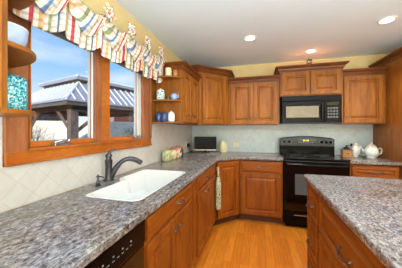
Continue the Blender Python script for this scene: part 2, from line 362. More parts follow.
# ---------------------------------------------------------------- cabinet pieces
def panel(w, h, t=.02, fr=.055):
    """raised panel door, local x 0..w, z 0..h, back at y=0, front towards -y"""
    loops = [(0, 0), (0, t - .003), (.003, t), (fr, t), (fr + .003, t - .004), (fr + .006, t - .012), (fr + .013, t - .013), (fr + .036, t - .002), (fr + .038, t)]
    g = G(); vs = []; fs = []
    for i, y in loops: vs += [(i, -y, i), (w - i, -y, i), (w - i, -y, h - i), (i, -y, h - i)]
    for j in range(len(loops) - 1):
        for k in range(4): a, b_ = j * 4 + k, j * 4 + (k + 1) % 4; fs.append((a, b_, b_ + 4, a + 4))
    fs.append((3, 2, 1, 0)); q = (len(loops) - 1) * 4; fs.append((q, q + 1, q + 2, q + 3))
    return g.add(vs, fs)
def slab(w, h, t=.02):
    loops = [(0, 0), (0, t - .006), (.004, t - .004), (.012, t - .003), (.018, t), (.02, t)]
    g = G(); vs = []; fs = []
    for i, y in loops: vs += [(i, -y, i), (w - i, -y, i), (w - i, -y, h - i), (i, -y, h - i)]
    for j in range(len(loops) - 1):
        for k in range(4): a, b_ = j * 4 + k, j * 4 + (k + 1) % 4; fs.append((a, b_, b_ + 4, a + 4))
    fs.append((3, 2, 1, 0)); q = (len(loops) - 1) * 4; fs.append((q, q + 1, q + 2, q + 3))
    return g.add(vs, fs)
def knob_part(parent, x, z, y=-.02):
    g = G().lathe([(.006, 0), (.005, .010), (.010, .014), (.015, .020), (.014, .026), (.004, .029)], (x, y, z), 14, 'y')
    g.build('knob', M['pull'], parent, smooth=True)
def pull_part(parent, x, z, w=.095, y=-.02):
    pts = [(x - w / 2, y, z + .004)]
    for i in range(11):
        a = i / 10; pts.append((x - w / 2 + w * a, y - .012 - .020 * math.sin(PI * a), z - .012 * math.sin(PI * a)))
    pts.append((x + w / 2, y, z + .004))
    rr = [.006] + [.0045 + .0015 * abs(math.cos(PI * i / 10)) for i in range(11)] + [.006]
    g = G().tube(pts, rr, 8)
    for s_ in (-1, 1): g.lathe([(.010, 0), (.010, .003), (.006, .008)], (x + s_ * w / 2, y, z + .004), 12, 'y')
    g.build('handle', M['pull'], parent, smooth=True)
def front(parent, kind, x0, x1, z0, z1, y, hw=None, hx=None, hz=None, low=True, hwid=.095):
    mk = M['cherry_low' if low else 'cherry']; mh = M['cherry_low_h' if low else 'cherry_h']
    w, h = x1 - x0, z1 - z0
    if kind == 'drawer': o = slab(w, h).build('drawer', mh, parent, (x0, y, z0))
    elif kind == 'panel_drawer': o = panel(w, h, fr=.035).build('drawer', mh, parent, (x0, y, z0))
    else: o = panel(w, h).build('door', mk, parent, (x0, y, z0))
    if hw == 'knob': knob_part(o, (w / 2 if hx is None else hx - x0), (h / 2 if hz is None else hz - z0))
    if hw == 'pull': pull_part(o, (w / 2 if hx is None else hx - x0), (h / 2 if hz is None else hz - z0), hwid)
    return o
def frame_face(w, z0, z1, y, divs=(), cuts=()):
    """face frame 20 mm thick whose front is at y"""
    g = G().box(0, .04, y, y + .02, z0, z1).box(w - .04, w, y, y + .02, z0, z1).box(.04, w - .04, y, y + .02, z1 - .035, z1).box(.04, w - .04, y, y + .02, z0, z0 + .035)
    for zc in cuts: g.box(.04, w - .04, y, y + .02, zc - .018, zc + .018)
    for xc in divs: g.box(xc - .02, xc + .02, y, y + .02, z0 + .035, z1 - .035)
    return g
BD, BT = .61, .872
def base(label, loc, rz, w, depth=BD, cat='cabinet', divs=(), cuts=(), name='base_cabinet'):
    r_ = thing(name, label, cat, loc, rz)
    d = depth
    b_ = G().box(0, .018, -d + .02, -.012, .10, BT).box(w - .018, w, -d + .02, -.012, .10, BT).box(.018, w - .018, -d + .02, -.012, .10, .118).box(.018, w - .018, -.02, -.012, .118, BT)
    b_.build('carcass', M['cherry_low'], r_)
    frame_face(w, .10, BT - .012, -d, divs, cuts).build('face_frame', M['cherry_low'], r_, bevel=.0015)
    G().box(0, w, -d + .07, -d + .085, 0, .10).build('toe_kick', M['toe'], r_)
    return r_
CROWN = [(0, -.012), (.006, -.012), (.008, .004), (.016, .006), (.016, .016), (.020, .018), (.026, .036), (.044, .050), (.048, .052), (.048, .058), (.060, .060), (.060, .075), (0, .075)]
def crown(parent, path, z, k=1.0, hgt=.075):
    g = G().sweep(path, [(o * k, z + zz * hgt / .075) for o, zz in CROWN]); g.build('crown_moulding', M['crown'], parent, smooth=True, angle=.5)
def wallcab(label, loc, rz, w, z0, z1, d, doors, cpath, ch=.075, name='wall_cabinet', kn=None, divs=()):
    r_ = thing(name, label, 'cabinet', loc, rz)
    G().box(0, w, -d + .0, -.001, z0, z1).build('carcass', M['cherry'], r_, bevel=.002)
    for i, (x0, x1, kx, kz) in enumerate(doors):
        front(r_, 'door', x0, x1, z0 + .014, z1 - .018, -d, 'knob', kx, kz, low=False)
    crown(r_, cpath, z1 - .005, hgt=ch)
    return r_

# ---------------------------------------------------------------- base run, left wall (local x runs away from the camera)
RL = PI / 2
c = base('cherry base cabinet beside the dishwasher, nearest the camera under the left counter', (0.002, -3.90, 0), RL, .635, cuts=(.715,))
front(c, 'drawer', .02, .615, .735, .850, -BD, 'pull'); front(c, 'door', .02, .615, .115, .70, -BD, 'knob', .58, .64)
c = base('cherry base cabinet under the white sink with a wide false drawer over two doors', (0.002, -2.656, 0), RL, .896, divs=(), cuts=(.722,))
front(c, 'drawer', .02, .736, .736, .850, -BD, 'pull', .45)
front(c, 'door', .02, .374, .115, .712, -BD, 'knob', .338, .640); front(c, 'door', .380, .736, .115, .712, -BD, 'knob', .416, .640)
G().box(.760, .894, -BD - .004, -BD, .10, BT - .012).box(.79, .866, -BD - .012, -BD - .004, .16, .82).build('pilaster', M['cherry_low'], c, bevel=.003)
c = base('cherry base cabinet with drawer and pull-out front hung with a towel beside the corner', (0.002, -1.76, 0), RL, .838, cuts=(.722,))
front(c, 'drawer', .02, .818, .736, .850, -BD, 'pull', .32, .785); front(c, 'door', .02, .60, .115, .712, -BD, 'pull', .31, .655); front(c, 'door', .61, .818, .115, .712, -BD)
# towel holder on this cabinet
G().tube([(.745, -BD - .018, .800), (.745, -BD - .05, .805), (.785, -BD - .055, .805), (.825, -BD - .05, .805), (.825, -BD - .018, .800)], .004, 8).build('towel_bar', M['pull'], c, smooth=True)
# diagonal corner base
c = thing('corner_base_cabinet', 'diagonal cherry corner base cabinet with one raised panel door', 'cabinet')
P0 = Vector((.612, -.918)); P1 = Vector((.908, -.612))
G().prism([(.02, -.918), (.612 - .01, -.918), (.908, -.612 + .01), (.908, -.02), (.02, -.02)], .10, BT).build('carcass', M['cherry_low'], c)
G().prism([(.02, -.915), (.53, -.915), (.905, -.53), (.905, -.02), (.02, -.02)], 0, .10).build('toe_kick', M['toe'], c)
dl = (P1 - P0).length; ang = math.atan2(P1.y - P0.y, P1.x - P0.x)
dd = panel(dl - .07, .74).build('door', M['cherry_low'], c, (P0.x + math.cos(ang) * .035 + .012 * math.sin(ang), P0.y + math.sin(ang) * .035 - .012 * math.cos(ang), .115), (0, 0, ang))
G().lathe([(.005, 0), (.008, .01), (.004, .014)], (.012, -.02, .70), 10, 'y').build('hinge', M['pull'], dd)
# back wall base
c = base('cherry base cabinet with one drawer and door, left of the range', (.912, -.002, 0), 0, .574, cuts=(.70,))
front(c, 'drawer', .022, .552, .712, .850, -BD, 'pull', None, None, hwid=.085); front(c, 'door', .022, .552, .118, .692, -BD, 'knob', .525, .655)
c = base('cherry base cabinet with long bar pull drawer, right of the range', (2.262, -.002, 0), 0, .512, cuts=(.70,))
front(c, 'panel_drawer', .022, .492, .712, .850, -BD, 'pull', .27, None, hwid=.13); front(c, 'door', .022, .492, .118, .692, -BD, 'knob', .06, .655)

# ---------------------------------------------------------------- dishwasher
c = thing('dishwasher', 'black dishwasher with white button marks under the left counter', 'dishwasher', (0.002, -3.262, 0), RL)
G().box(.004, .598, -.58, -.02, .10, .868).build('tub', M['charcoal'], c)
G().box(.004, .598, -.625, -.581, .115, .745).build('door', M['black_glass'], c, bevel=.006)
pn = G().box(.004, .598, -.632, -.581, .75, .866).build('control_panel', M['black'], c, bevel=.008)
g = G()
for i in range(7):
    x = .30 + i * .028; g.box(x, x + .012, -.634, -.6325, .80, .802)
    if i % 2 == 0: g.box(x + .003, x + .010, -.634, -.6325, .816, .821)
g.box(.05, .22, -.634, -.6325, .790, .792).box(.05, .22, -.634, -.6325, .830, .832)
g.build('button_marks', M['grey_ring'], pn)
G().box(.004, .598, -.56, -.545, 0, .10).build('toe_kick', M['black'], c)

# ---------------------------------------------------------------- countertops
def sst(a, b_, x): t_ = max(0, min(1, (x - a) / (b_ - a))); return t_ * t_ * (3 - 2 * t_)
SY0, SY1 = -2.600, -1.790
def sink_edge(y, ins=0):
    r_ = .055; d_ = min(y - (SY0 + ins), (SY1 - ins) - y); k_ = 0 if d_ >= r_ else r_ - math.sqrt(max(0, r_ * r_ - (r_ - max(d_, 0)) ** 2))
    back = .100 + .073 * (1 - sst(-2.27, -2.15, y))
    return back + ins + k_ * .9, .546 - ins - k_
IN_ = .008
ys = sorted({SY0 + IN_ + .055 * (1 - math.cos(PI / 2 * i / 8)) for i in range(9)} | {SY1 - IN_ - .055 * (1 - math.cos(PI / 2 * i / 8)) for i in range(9)} | {-2.27 + .015 * i for i in range(10)})
cut = [(sink_edge(y, IN_)[0], y) for y in ys[::-1]] + [(sink_edge(y, IN_)[1], y) for y in ys]
poly = [(.012, -4.0), (.648, -4.0), (.648, -.914), (.914, -.648), (1.489, -.648), (1.489, -.010), (.012, -.010)]
g = G().prism(poly, .874, .914, hole=cut, rnd=.007)
tag(g.build('countertop', M['granite'], smooth=True, angle=.9), 'L-shaped speckled grey brown countertop holding the white sink along the window', 'countertop')
g = G().prism([(2.257, -.648), (2.775, -.648), (2.775, -.010), (2.257, -.010)], .874, .914, rnd=.007)
tag(g.build('countertop', M['granite']), 'short speckled countertop right of the range under the teapots', 'countertop')

# ---------------------------------------------------------------- sink
c = thing('sink', 'white double bowl kitchen sink set in the left counter', 'sink', (0, 0, 0))
def sdf(x, y, x0, x1, y0, y1, r):
    cx_, cy_ = (x0 + x1) / 2, (y0 + y1) / 2; qx = abs(x - cx_) - (x1 - x0) / 2 + r; qy = abs(y - cy_) - (y1 - y0) / 2 + r
    return math.hypot(max(qx, 0), max(qy, 0)) + min(max(qx, qy), 0) - r
NU, NV = 70, 130; vs = []; fs = []
for j in range(NV + 1):
    tt = j / NV; tt = tt + .5 * (.5 - .5 * math.cos(PI * tt) - tt); y = SY0 + (SY1 - SY0) * tt
    xb, xf = sink_edge(y)
    for i in range(NU + 1):
        x = xb + (xf - xb) * i / NU
        dA = sdf(x, y, .193, .526, -2.580, -2.10, .07); dB = sdf(x, y, .120, .526, -2.185, -1.810, .06)
        d = min(dA, dB)
        z = .9155 - .187 * sst(-.004, .034, -d) - .012 * sst(.03, .2, -d)
        z = max(z, .715 + .105 * (1 - sst(.008, .034, abs(y + 2.215)))) if d < 0 else z
        e = min(i, NU - i, j, NV - j)
        if e == 0: z = .9135
        vs.append((x, y, z))
for j in range(NV):
    for i in range(NU): a = j * (NU + 1) + i; fs.append((a, a + 1, a + NU + 2, a + NU + 1))
o = G().add(vs, fs).build('basin', M['porcelain'], c, smooth=True, angle=0)
sm = o.modifiers.new('thickness', 'SOLIDIFY'); sm.thickness = .006; sm.offset = -1 if o.data.polygons[0].normal.z > 0 else 1
for (dx, dy) in ((.36, -2.39), (.33, -2.0)):
    G().lathe([(.001, .0), (.042, 0), (.044, .004), (.034, .005), (.03, .002), (.001, .002)], (dx, dy, .7175), 20).build('drain', M['silver'], c, smooth=True)

# ---------------------------------------------------------------- faucet and soap pump
c = thing('faucet', 'dark bronze kitchen faucet with curved spout behind the sink', 'faucet', (.072, -2.25, .914))
G().lathe([(.038, 0), (.038, .006), (.030, .012), (.026, .03), (.024, .10), (.026, .135), (.027, .14), (.027, .155), (.020, .160), (.020, .178), (.026, .184), (.022, .196), (.006, .205)], (0, 0, 0), 24).build('body', M['bronze'], c, smooth=True)
P4 = [Vector(q_) for q_ in ((.014, .006, .02), (.070, .030, .165), (.120, .080, .190), (.185, .150, .118))]
pts = []
for i in range(19):
    a = i / 18; pts.append(P4[0] * (1 - a) ** 3 + P4[1] * 3 * a * (1 - a) ** 2 + P4[2] * 3 * a * a * (1 - a) + P4[3] * a ** 3)
rr = [.021 + .003 * sst(10, 14, i) - .004 * sst(3, 8, i) for i in range(19)]
G().tube(pts, rr, 14).build('spout', M['bronze'], c, smooth=True)
G().tube([(0, 0, .195), (.006, .006, .215), (.022, .018, .232), (.036, .03, .238)], [.014, .012, .008, .007], 12).build('lever', M['bronze'], c, smooth=True)
c = thing('soap_dispenser', 'small dark bronze soap pump left of the faucet', 'soap dispenser', (.105, -2.395, .914))
G().lathe([(.020, 0), (.020, .005), (.012, .010), (.014, .022), (.010, .034), (.006, .045), (.006, .058)], n=18).build('base', M['bronze'], c, smooth=True)
G().lathe([(.003, .056), (.012, .058), (.012, .066), (.005, .072), (.004, .078)], n=16).tube([(0, 0, .063), (.02, .008, .063), (.038, .014, .056)], [.005, .004, .0035], 8).build('pump_head', M['bronze'], c, smooth=True)

# ---------------------------------------------------------------- wall cabinets
def end_shelves(parent, ylen, side, zs):
    xa, xb_ = sorted((side[0] + side[1] * (ylen - .008), side[0])); G().box(xa, xb_, -.012, -.0005, zs[0] - .016, 1.985).build('back_panel', M['cherry'], parent)
    """curved shelves in the parent's local frame: local x beyond the side, local -y is into the room"""
    for z in zs:
        pl = []; n = 20; e = 2.5
        for i in range(n + 1):
            a = PI / 2 * i / n; pl.append((ylen * math.cos(a) ** (2 / e), -.33 * math.sin(a) ** (2 / e)))
        pl = [(x, y) for x, y in pl] + [(0, 0)]
        pl = [(x * side[1] + side[0], y) for x, y in pl]
        G().prism(pl if side[1] < 0 else pl[::-1], z - .018, z, rnd=.004).build('shelf', M['cherry_h'], parent)
c = wallcab('tall cherry wall cabinet with curved end shelves at the right of the window', (0, -1.372, 0), RL, .650, 1.372, 1.99, .33,
            [(.012, .322, .29, 1.48), (.328, .638, .36, 1.48)], [(0, 0), (0, -.33), (.65, -.33)])
end_shelves(c, .150, (0, -1), (1.385, 1.630, 1.893))
c = wallcab('cherry wall cabinet with curved end shelves at the left edge of the window', (0, -3.857, 0), RL, .80, 1.36, 1.99, .33,
            [(.012, .395, .36, 1.48), (.405, .775, .44, 1.48)], [(0, -.33), (.80, -.33), (.80, 0)])
end_shelves(c, .200, (.80, 1), (1.378, 1.615, 1.880))
# diagonal corner wall cabinet
c = thing('corner_wall_cabinet', 'tallest cherry wall cabinet, set diagonally in the corner, one door', 'cabinet')
A = (.33, -.718); B = (.718, -.33); ZB, ZT = 1.365, 2.145
G().prism([(.001, -.718), A, B, (.718, -.001), (.001, -.001)], ZB, ZT).build('carcass', M['cherry'], c, bevel=.002)
dl = math.hypot(.388, .388)
dd = panel(dl - .12, ZT - ZB - .04).build('door', M['cherry'], c, (A[0] + .06 * .7071, A[1] + .06 * .7071, ZB + .018), (0, 0, PI / 4)); knob_part(dd, .022, .095)
crown(c, [(.001, -.718), A, B, (.718, -.001)], ZT - .005)
c = wallcab('cherry two-door wall cabinet between the corner cabinet and the microwave', (.722, 0, 0), 0, .746, 1.365, 2.022, .33,
            [(.03, .369, .335, 1.486), (.375, .716, .41, 1.486)], [(0, -.33), (.746, -.33)])
c = wallcab('short wide cherry wall cabinet with two doors over the microwave', (1.470, 0, 0), 0, .800, 1.775, 2.135, .37,
            [(.02, .397, .365, 1.865), (.403, .78, .435, 1.865)], [(0, 0), (0, -.37), (.80, -.37), (.80, 0)])
c = wallcab('single-door cherry wall cabinet right of the microwave', (2.272, 0, 0), 0, .504, 1.372, 2.035, .33,
            [(.022, .474, .045, 1.487)], [(0, -.33), (.504, -.33)])
# tall pantry
c = thing('pantry_cabinet', 'full height cherry pantry cabinet with plain side panel at the right edge', 'cabinet', (2.779, -.012, 0))
G().box(0, .62, -.70, -.001, .1, 2.16).build('carcass', M['cherry'], c, bevel=.002)
G().box(0, .62, -.63, -.01, 0, .1).build('toe_kick', M['toe'], c)
for x0, x1 in ((.02, .305), (.315, .60)):
    front(c, 'door', x0, x1, 1.33, 2.14, -.70, 'knob', (x1 - .03 if x0 < .1 else x0 + .03), 1.42, low=False); front(c, 'door', x0, x1, .12, 1.32, -.70, 'knob', (x1 - .03 if x0 < .1 else x0 + .03), 1.2, low=False)
crown(c, [(0, 0), (0, -.70), (.62, -.70)], 2.152)

# ---------------------------------------------------------------- microwave
c = thing('microwave', 'black over-the-range microwave with wide window and keypad', 'microwave', (1.496, 0, 1.380))
G().box(0, .742, -.38, -.002, 0, .388).build('body', M['black'], c, bevel=.004)
gb = G().box(0, .742, -.402, -.381, .318, .388).build('vent_grille', M['black'], c, bevel=.003)
g = G()
for i in range(5): g.box(.02, .722, -.4045, -.4025, .328 + i * .011, .333 + i * .011)
g.build('louvre', M['black'], gb)
d_ = G().box(0, .545, -.405, -.381, .02, .314).build('door', M['black'], c, bevel=.006)
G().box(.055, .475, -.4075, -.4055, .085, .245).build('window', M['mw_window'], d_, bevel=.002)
G().tube([(.515, -.405, .05), (.515, -.43, .06), (.515, -.44, .16), (.515, -.43, .265), (.515, -.405, .28)], .009, 10).build('handle', M['charcoal'], d_, smooth=True)
k_ = G().box(.549, .742, -.403, -.381, .02, .314).build('keypad_panel', M['black'], c, bevel=.004)
G().box(.575, .72, -.4055, -.4035, .25, .288).build('display', M['black_glass'], k_)
g = G()
for a in range(4):
    for b_ in range(4): g.box(.583 + a * .034, .607 + a * .034, -.4055, -.4035, .075 + b_ * .04, .100 + b_ * .04)
g.build('buttons', M['key_grey'], k_)
G().box(.0, .742, -.40, -.381, 0, .018).build('bottom_trim', M['charcoal'], c)

# ---------------------------------------------------------------- range
c = thing('range', 'black freestanding electric range with arched knob backguard', 'stove', (1.493, 0, 0))
w = .762
G().box(.004, w - .004, -.62, -.03, .05, .90).build('body', M['black'], c, bevel=.003)
G().box(-.001, w + .001, -.665, -.03, .902, .926).build('cooktop', M['black_glass'], c, bevel=.006)
for (x, y, r_) in ((.2, -.48, .10), (.56, -.48, .085), (.2, -.22, .075), (.56, -.22, .10)):
    G().lathe([(r_, 0), (r_, .0006), (r_ - .004, .0006), (r_ - .004, 0)], (x, y, .9262), 32).build('burner_ring', M['grey_ring'], c)
# backguard with arched top
n = 16; pf = [(0.0, .926)] + [(w, .926)] + [(w * (1 - i / n), 1.165 + .028 * math.sin(PI * i / n) + (.0 if 0 < i < n else -.012)) for i in range(n + 1)]
vs = [(x, -.115, z) for x, z in pf] + [(x, -.03, z) for x, z in pf]; k = len(pf)
bgd = G().add(vs, [tuple(range(k)), tuple(range(2 * k - 1, k - 1, -1))] + [(i, (i + 1) % k, k + (i + 1) % k, k + i) for i in range(k)]).build('backguard', M['black'], c, bevel=.004)
pf2 = [(.006, 1.045), (w - .006, 1.045)] + [(w - .006 - (w - .012) * i / n, 1.155 + .028 * math.sin(PI * i / n)) for i in range(n + 1)]
vs = [(x, -.122, z) for x, z in pf2] + [(x, -.116, z) for x, z in pf2]; k = len(pf2)
cp = G().add(vs, [tuple(range(k)), tuple(range(2 * k - 1, k - 1, -1))] + [(i, (i + 1) % k, k + (i + 1) % k, k + i) for i in range(k)]).build('control_panel', M['panel_grey'], bgd, bevel=.002)
for x in (.065, .140, .590, .650, .710):
    G().lathe([(.024, 0), (.024, .002), (.017, .003), (.016, .02), (.013, .023)], (x, -.1225, 1.105), 18, 'y').build('knob', M['black'], bgd, smooth=True)
for x in (.065, .140, .590, .650, .710): G().lathe([(.029, 0), (.029, .001), (.026, .001), (.026, 0)], (x, -.1225, 1.105), 24, 'y').build('knob_ring', M['grey_ring'], bgd)
ds = G().box(.255, .50, -.1245, -.1225, 1.085, 1.145).build('display', M['black_glass'], bgd)
g = G()
for x in (.335, .353, .381, .399): g.box(x, x + .012, -.1262, -.1247, 1.118, 1.138)
g.build('clock_digits', M['digits'], bgd)
g = G()
for i in range(7): g.box(.27 + i * .031, .288 + i * .031, -.1262, -.1247, 1.092, 1.102)
g.build('panel_marks', M['grey_ring'], bgd)
dr = G().box(.004, w - .004, -.66, -.622, .235, .890).build('oven_door', M['black_glass'], c, bevel=.008)
G().box(.135, .627, -.663, -.6605, .45, .715).build('oven_window', M['oven_window'], dr, bevel=.002)
pts = [(.05, -.66, .845), (.05, -.70, .845)] + [(.05 + .662 * i / 10, -.705 - .008 * math.sin(PI * i / 10), .845) for i in range(11)] + [(.712, -.70, .845), (.712, -.66, .845)]
G().tube(pts, .012, 10).build('handle', M['black'], dr, smooth=True)
dw = G().box(.004, w - .004, -.655, -.622, .055, .228).build('storage_drawer', M['black'], c, bevel=.008)
G().box(.12, .64, -.668, -.655, .175, .19).build('drawer_grip', M['silver'], dw, bevel=.004)
G().box(.03, w - .03, -.58, -.1, 0, .05).build('base_plinth', M['black'], c)

# ---------------------------------------------------------------- island
c = thing('kitchen_island', 'large cherry island cabinet with drawers and doors under a stone top', 'island', (1.585, -1.635, 0), -PI / 2)
LI, DI = 2.60, 1.10
G().box(0, LI, .022, DI, .10, BT).build('carcass', M['cherry_low'], c, bevel=.002)
g = G().box(0, LI, 0, .02, .845, BT - .010).box(0, LI, 0, .02, .10, .118)
for a, b_ in ((0, .03), (.292, .372), (1.26, 1.34), (2.24, 2.32), (LI - .03, LI)): g.box(a, b_, 0, .02, .118, .845)
g.build('face_frame', M['cherry_low'], c, bevel=.0015)
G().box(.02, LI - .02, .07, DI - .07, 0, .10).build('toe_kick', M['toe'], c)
for z0, z1 in ((.600, .855), (.318, .590), (.112, .308)):
    front(c, 'panel_drawer', .016, .306, z0, z1, 0, 'pull', .165, {.600: .715, .318: .430, .112: .20}[z0], hwid=.10)
for x0 in (.356, 1.330):
    front(c, 'panel_drawer', x0, x0 + .92, .612, .855, 0, 'pull', x0 + .46, .712, hwid=.125)
    front(c, 'door', x0, x0 + .455, .112, .602, 0, 'knob', x0 + .42, .55); front(c, 'door', x0 + .465, x0 + .92, .112, .602, 0, 'knob', x0 + .50, .55)
pl = []
x0, x1, y0, y1, r_ = 1.545, 2.78, -4.27, -1.600, .03
for cx_, cy_, a0 in ((x0 + r_, y0 + r_, PI), (x1 - r_, y0 + r_, 1.5 * PI), (x1 - r_, y1 - r_, 0), (x0 + r_, y1 - r_, .5 * PI)):
    for i in range(6): a = a0 + PI / 2 * i / 5; pl.append((cx_ + r_ * math.cos(a), cy_ + r_ * math.sin(a)))
tag(G().prism(pl, .874, .914, rnd=.008).build('countertop', M['granite_isl'], smooth=True, angle=.9), 'large pale mauve speckled stone top of the kitchen island', 'countertop')

# ---------------------------------------------------------------- recessed ceiling lights
for i, (x, y, lab) in enumerate(((1.072, -1.054, 'left recessed ceiling light, nearest the window'), (1.873, -.408, 'middle recessed ceiling light just above the microwave cabinet'), (2.399, -1.103, 'right recessed ceiling light over the island'), )):
    c = thing('ceiling_light', lab, 'ceiling light', (x, y, H), 0, 'recessed ceiling lights')
    G().lathe([(.058, -.001), (.058, -.006), (.075, -.008), (.080, -.004), (.080, -.001)], n=32).build('trim_ring', M['white_plastic'], c, smooth=True)
    G().lathe([(.001, -.0062), (.056, -.0062), (.056, -.003), (.001, -.003)], n=24).build('lamp_face', M['lamp'], c)
    l = light('lamp', 'SPOT', (0, 0, -.03), (0, 0, 0), 30, (1, .97, .90), spot_size=2.4, spot_blend=.6, shadow_soft_size=.05); l.parent = c

# ---------------------------------------------------------------- valance
def cloth(y0, y1, ztop, zbot, xoff, pleat, nu, nv, conv, tilt=0):
    g = G()
    for j in range(nv + 1):
        v_ = j / nv
        for i in range(nu + 1):
            u_ = i / nu; y = y0 + (y1 - y0) * u_
            zt, zb = ztop(y), zbot(y); z = zt + (zb - zt) * v_
            ph = conv(y, v_)
            x = xoff + pleat * math.sin(2 * PI * ph) * (.55 + .45 * v_) + .012 * math.sin(PI * v_)
            g.uv[len(g.v)] = (y * 4.2 + .03 * math.sin(2 * PI * ph) + tilt * v_, z * 6); g.v.append((x, y, z))
    for j in range(nv):
        for i in range(nu): a = j * (nu + 1) + i; g.f.append((a, a + 1, a + nu + 2, a + nu + 1))
    return g
ROS = [-2.87, -2.60, -2.33, -2.06, -1.79, -1.525]
def ztop(y):
    for a, b_ in zip(ROS, ROS[1:]):
        if a <= y <= b_: return 2.135 - .055 * math.sin(PI * (y - a) / (b_ - a)) ** .8
    return 2.12
CUS = [-2.92, -2.64, -2.375, -2.10, -1.845, -1.60, -1.385]
def zbot(y):
    for a, b_ in zip(CUS, CUS[1:]):
        if a <= y <= b_: return 1.880 - .062 * math.sin(PI * (y - a) / (b_ - a)) ** .6
    return 1.90
c = thing('valance', 'cream red and blue plaid scalloped window valance gathered with knots', 'valance', (0, 0, 0))
o = cloth(-2.885, -1.39, ztop, zbot, .092, .016, 300, 26, lambda y, v_: y / .055 + .4 * math.sin(y * 23)).build('valance_cloth', M['plaid'], c, smooth=True, angle=0)
sm = o.modifiers.new('thickness', 'SOLIDIFY'); sm.thickness = .003
for a, b_ in zip(CUS, CUS[1:]):
    lo, hi = max(a, -2.885), min(b_ + .05, -1.39)
    f_ = lambda y, lo=lo, hi=hi: max(0, math.sin(PI * (y - lo) / (hi - lo)))
    o = cloth(lo, hi, lambda y: ztop(y) - .01, lambda y, lo=lo, hi=hi: ztop(y) - .03 - (.05 + .19 * (1 - (y - lo) / (hi - lo))) * f_(y) ** .5, .124, .009, 60, 16,
              lambda y, v_, lo=lo, hi=hi: v_ * 1.6 + (y - lo) * 9, .45).build('swag', M['plaid'], c, smooth=True, angle=0)
    sm = o.modifiers.new('thickness', 'SOLIDIFY'); sm.thickness = .004
# returns to the wall
g = G()
for y in (-2.885, -1.39):
    for j in range(9):
        for i in range(9):
            x = .02 + .078 * i / 8; z = 2.12 - .215 * j / 8; g.uv[len(g.v)] = (x * 9, z * 9); g.v.append((x, y + .004 * math.sin(i), z))
for s_ in (0, 81):
    for j in range(8):
        for i in range(8): a = s_ + j * 9 + i; g.f.append((a, a + 1, a + 10, a + 9))
o = g.build('valance_return', M['plaid'], c, smooth=True); sm = o.modifiers.new('thickness', 'SOLIDIFY'); sm.thickness = .003
g = G().tube([(.07, -2.885, 2.10), (.07, -1.39, 2.10)], .008, 8); g.tube([(.005, -2.6, 2.10), (.07, -2.6, 2.10)], .006, 6); g.tube([(.005, -1.6, 2.10), (.07, -1.6, 2.10)], .006, 6)
g.build('rod', M['dull_grey'], c)
for y in ROS:
    g = G()
    for k in range(13):
        a = 2 * PI * k / 13 + y * 7; L = .060 + .014 * math.sin(k * 2.3 + y * 9)
        c0 = Vector((.125, y, 2.135)); dr_ = Vector((.25, math.cos(a), math.sin(a))).normalized(); sd = Vector((0, -math.sin(a), math.cos(a)))
        b0 = len(g.v)
        for q in range(5):
            t_ = q / 4; wd = .015 * math.sin(PI * min(1, t_ * .8 + .18)) + .003
            pc = c0 + dr_ * L * t_ + Vector((.018 * math.sin(PI * t_), 0, 0))
            for s_, dx in ((-1, 0), (0, .010), (1, 0)):
                p_ = pc + sd * wd * s_ + Vector((dx, 0, 0)); g.uv[len(g.v)] = (k * .31 + t_ * .35, s_ * .2 + k * .2); g.v.append(tuple(p_))
        for q in range(4):
            for s_ in range(2): a_ = b0 + q * 3 + s_; g.f.append((a_, a_ + 1, a_ + 4, a_ + 3))
    b0 = len(g.v); g.lathe([(.002, -.012), (.016, -.006), (.018, .004), (.010, .014), (.002, .017)], (.135, y, 2.135), 12, 'x')
    for q in range(b0, len(g.v)): g.uv[q] = (.12 + .05 * (q % 3), .3)
    o = g.build('rosette', M['plaid'], c, smooth=True); sm = o.modifiers.new('thickness', 'SOLIDIFY'); sm.thickness = .003

# ---------------------------------------------------------------- jars and small things
def jar(name, label, cat, loc, prof, m, lid=None, lm=None, knob=None, wob=None, group=None, n=28):
    c = thing(name, label, cat, loc, 0, group)
    G().lathe(prof, n=n, wob=wob).build('body', m, c, smooth=True)
    if lid: G().lathe(lid, n=n).build('lid', lm or m, c, smooth=True)
    if knob: G().lathe(knob, n=14).build('lid_knob', lm or m, c, smooth=True)
    return c
def pumpkin(r, h): return [(r * .8, 0), (r * .9, h * .04), (r, h * .22), (r * 1.02, h * .55), (r * .93, h * .86), (r * .84, h * .92)]
lobes = lambda a, z: .04 * math.cos(6 * a)
for (y, r_, h_, m_, lm, lab) in ((-1.265, .060, .128, 'green_fruit', 'green_fruit', 'pale green lobed ceramic jar, nearest of the four jars on the counter'),
                                 (-1.105, .056, .130, 'yellow_fruit', 'lid_red', 'yellow lobed ceramic jar with reddish lid beside the pale green jar'),
                                 (-.965, .054, .132, 'orange_fruit', 'lid_red', 'peach orange ceramic jar with red lid, third from the sink'),
                                 (-.835, .053, .132, 'red_blue', 'lid_red', 'dark teal and red ceramic jar, farthest of the four counter jars')):
    jar('ceramic_jar', lab, 'jar', (.092, y, .914), pumpkin(r_, h_), M[m_], [(r_ * .86, h_ * .90), (r_ * .92, h_ * .95), (r_ * .85, h_ * 1.03), (r_ * .4, h_ * 1.09), (r_ * .12, h_ * 1.11)], M[lm],
        [(.004, h_ * 1.10), (.010, h_ * 1.16), (.009, h_ * 1.22), (.002, h_ * 1.25)], lobes, 'lobed ceramic jars beside the sink')
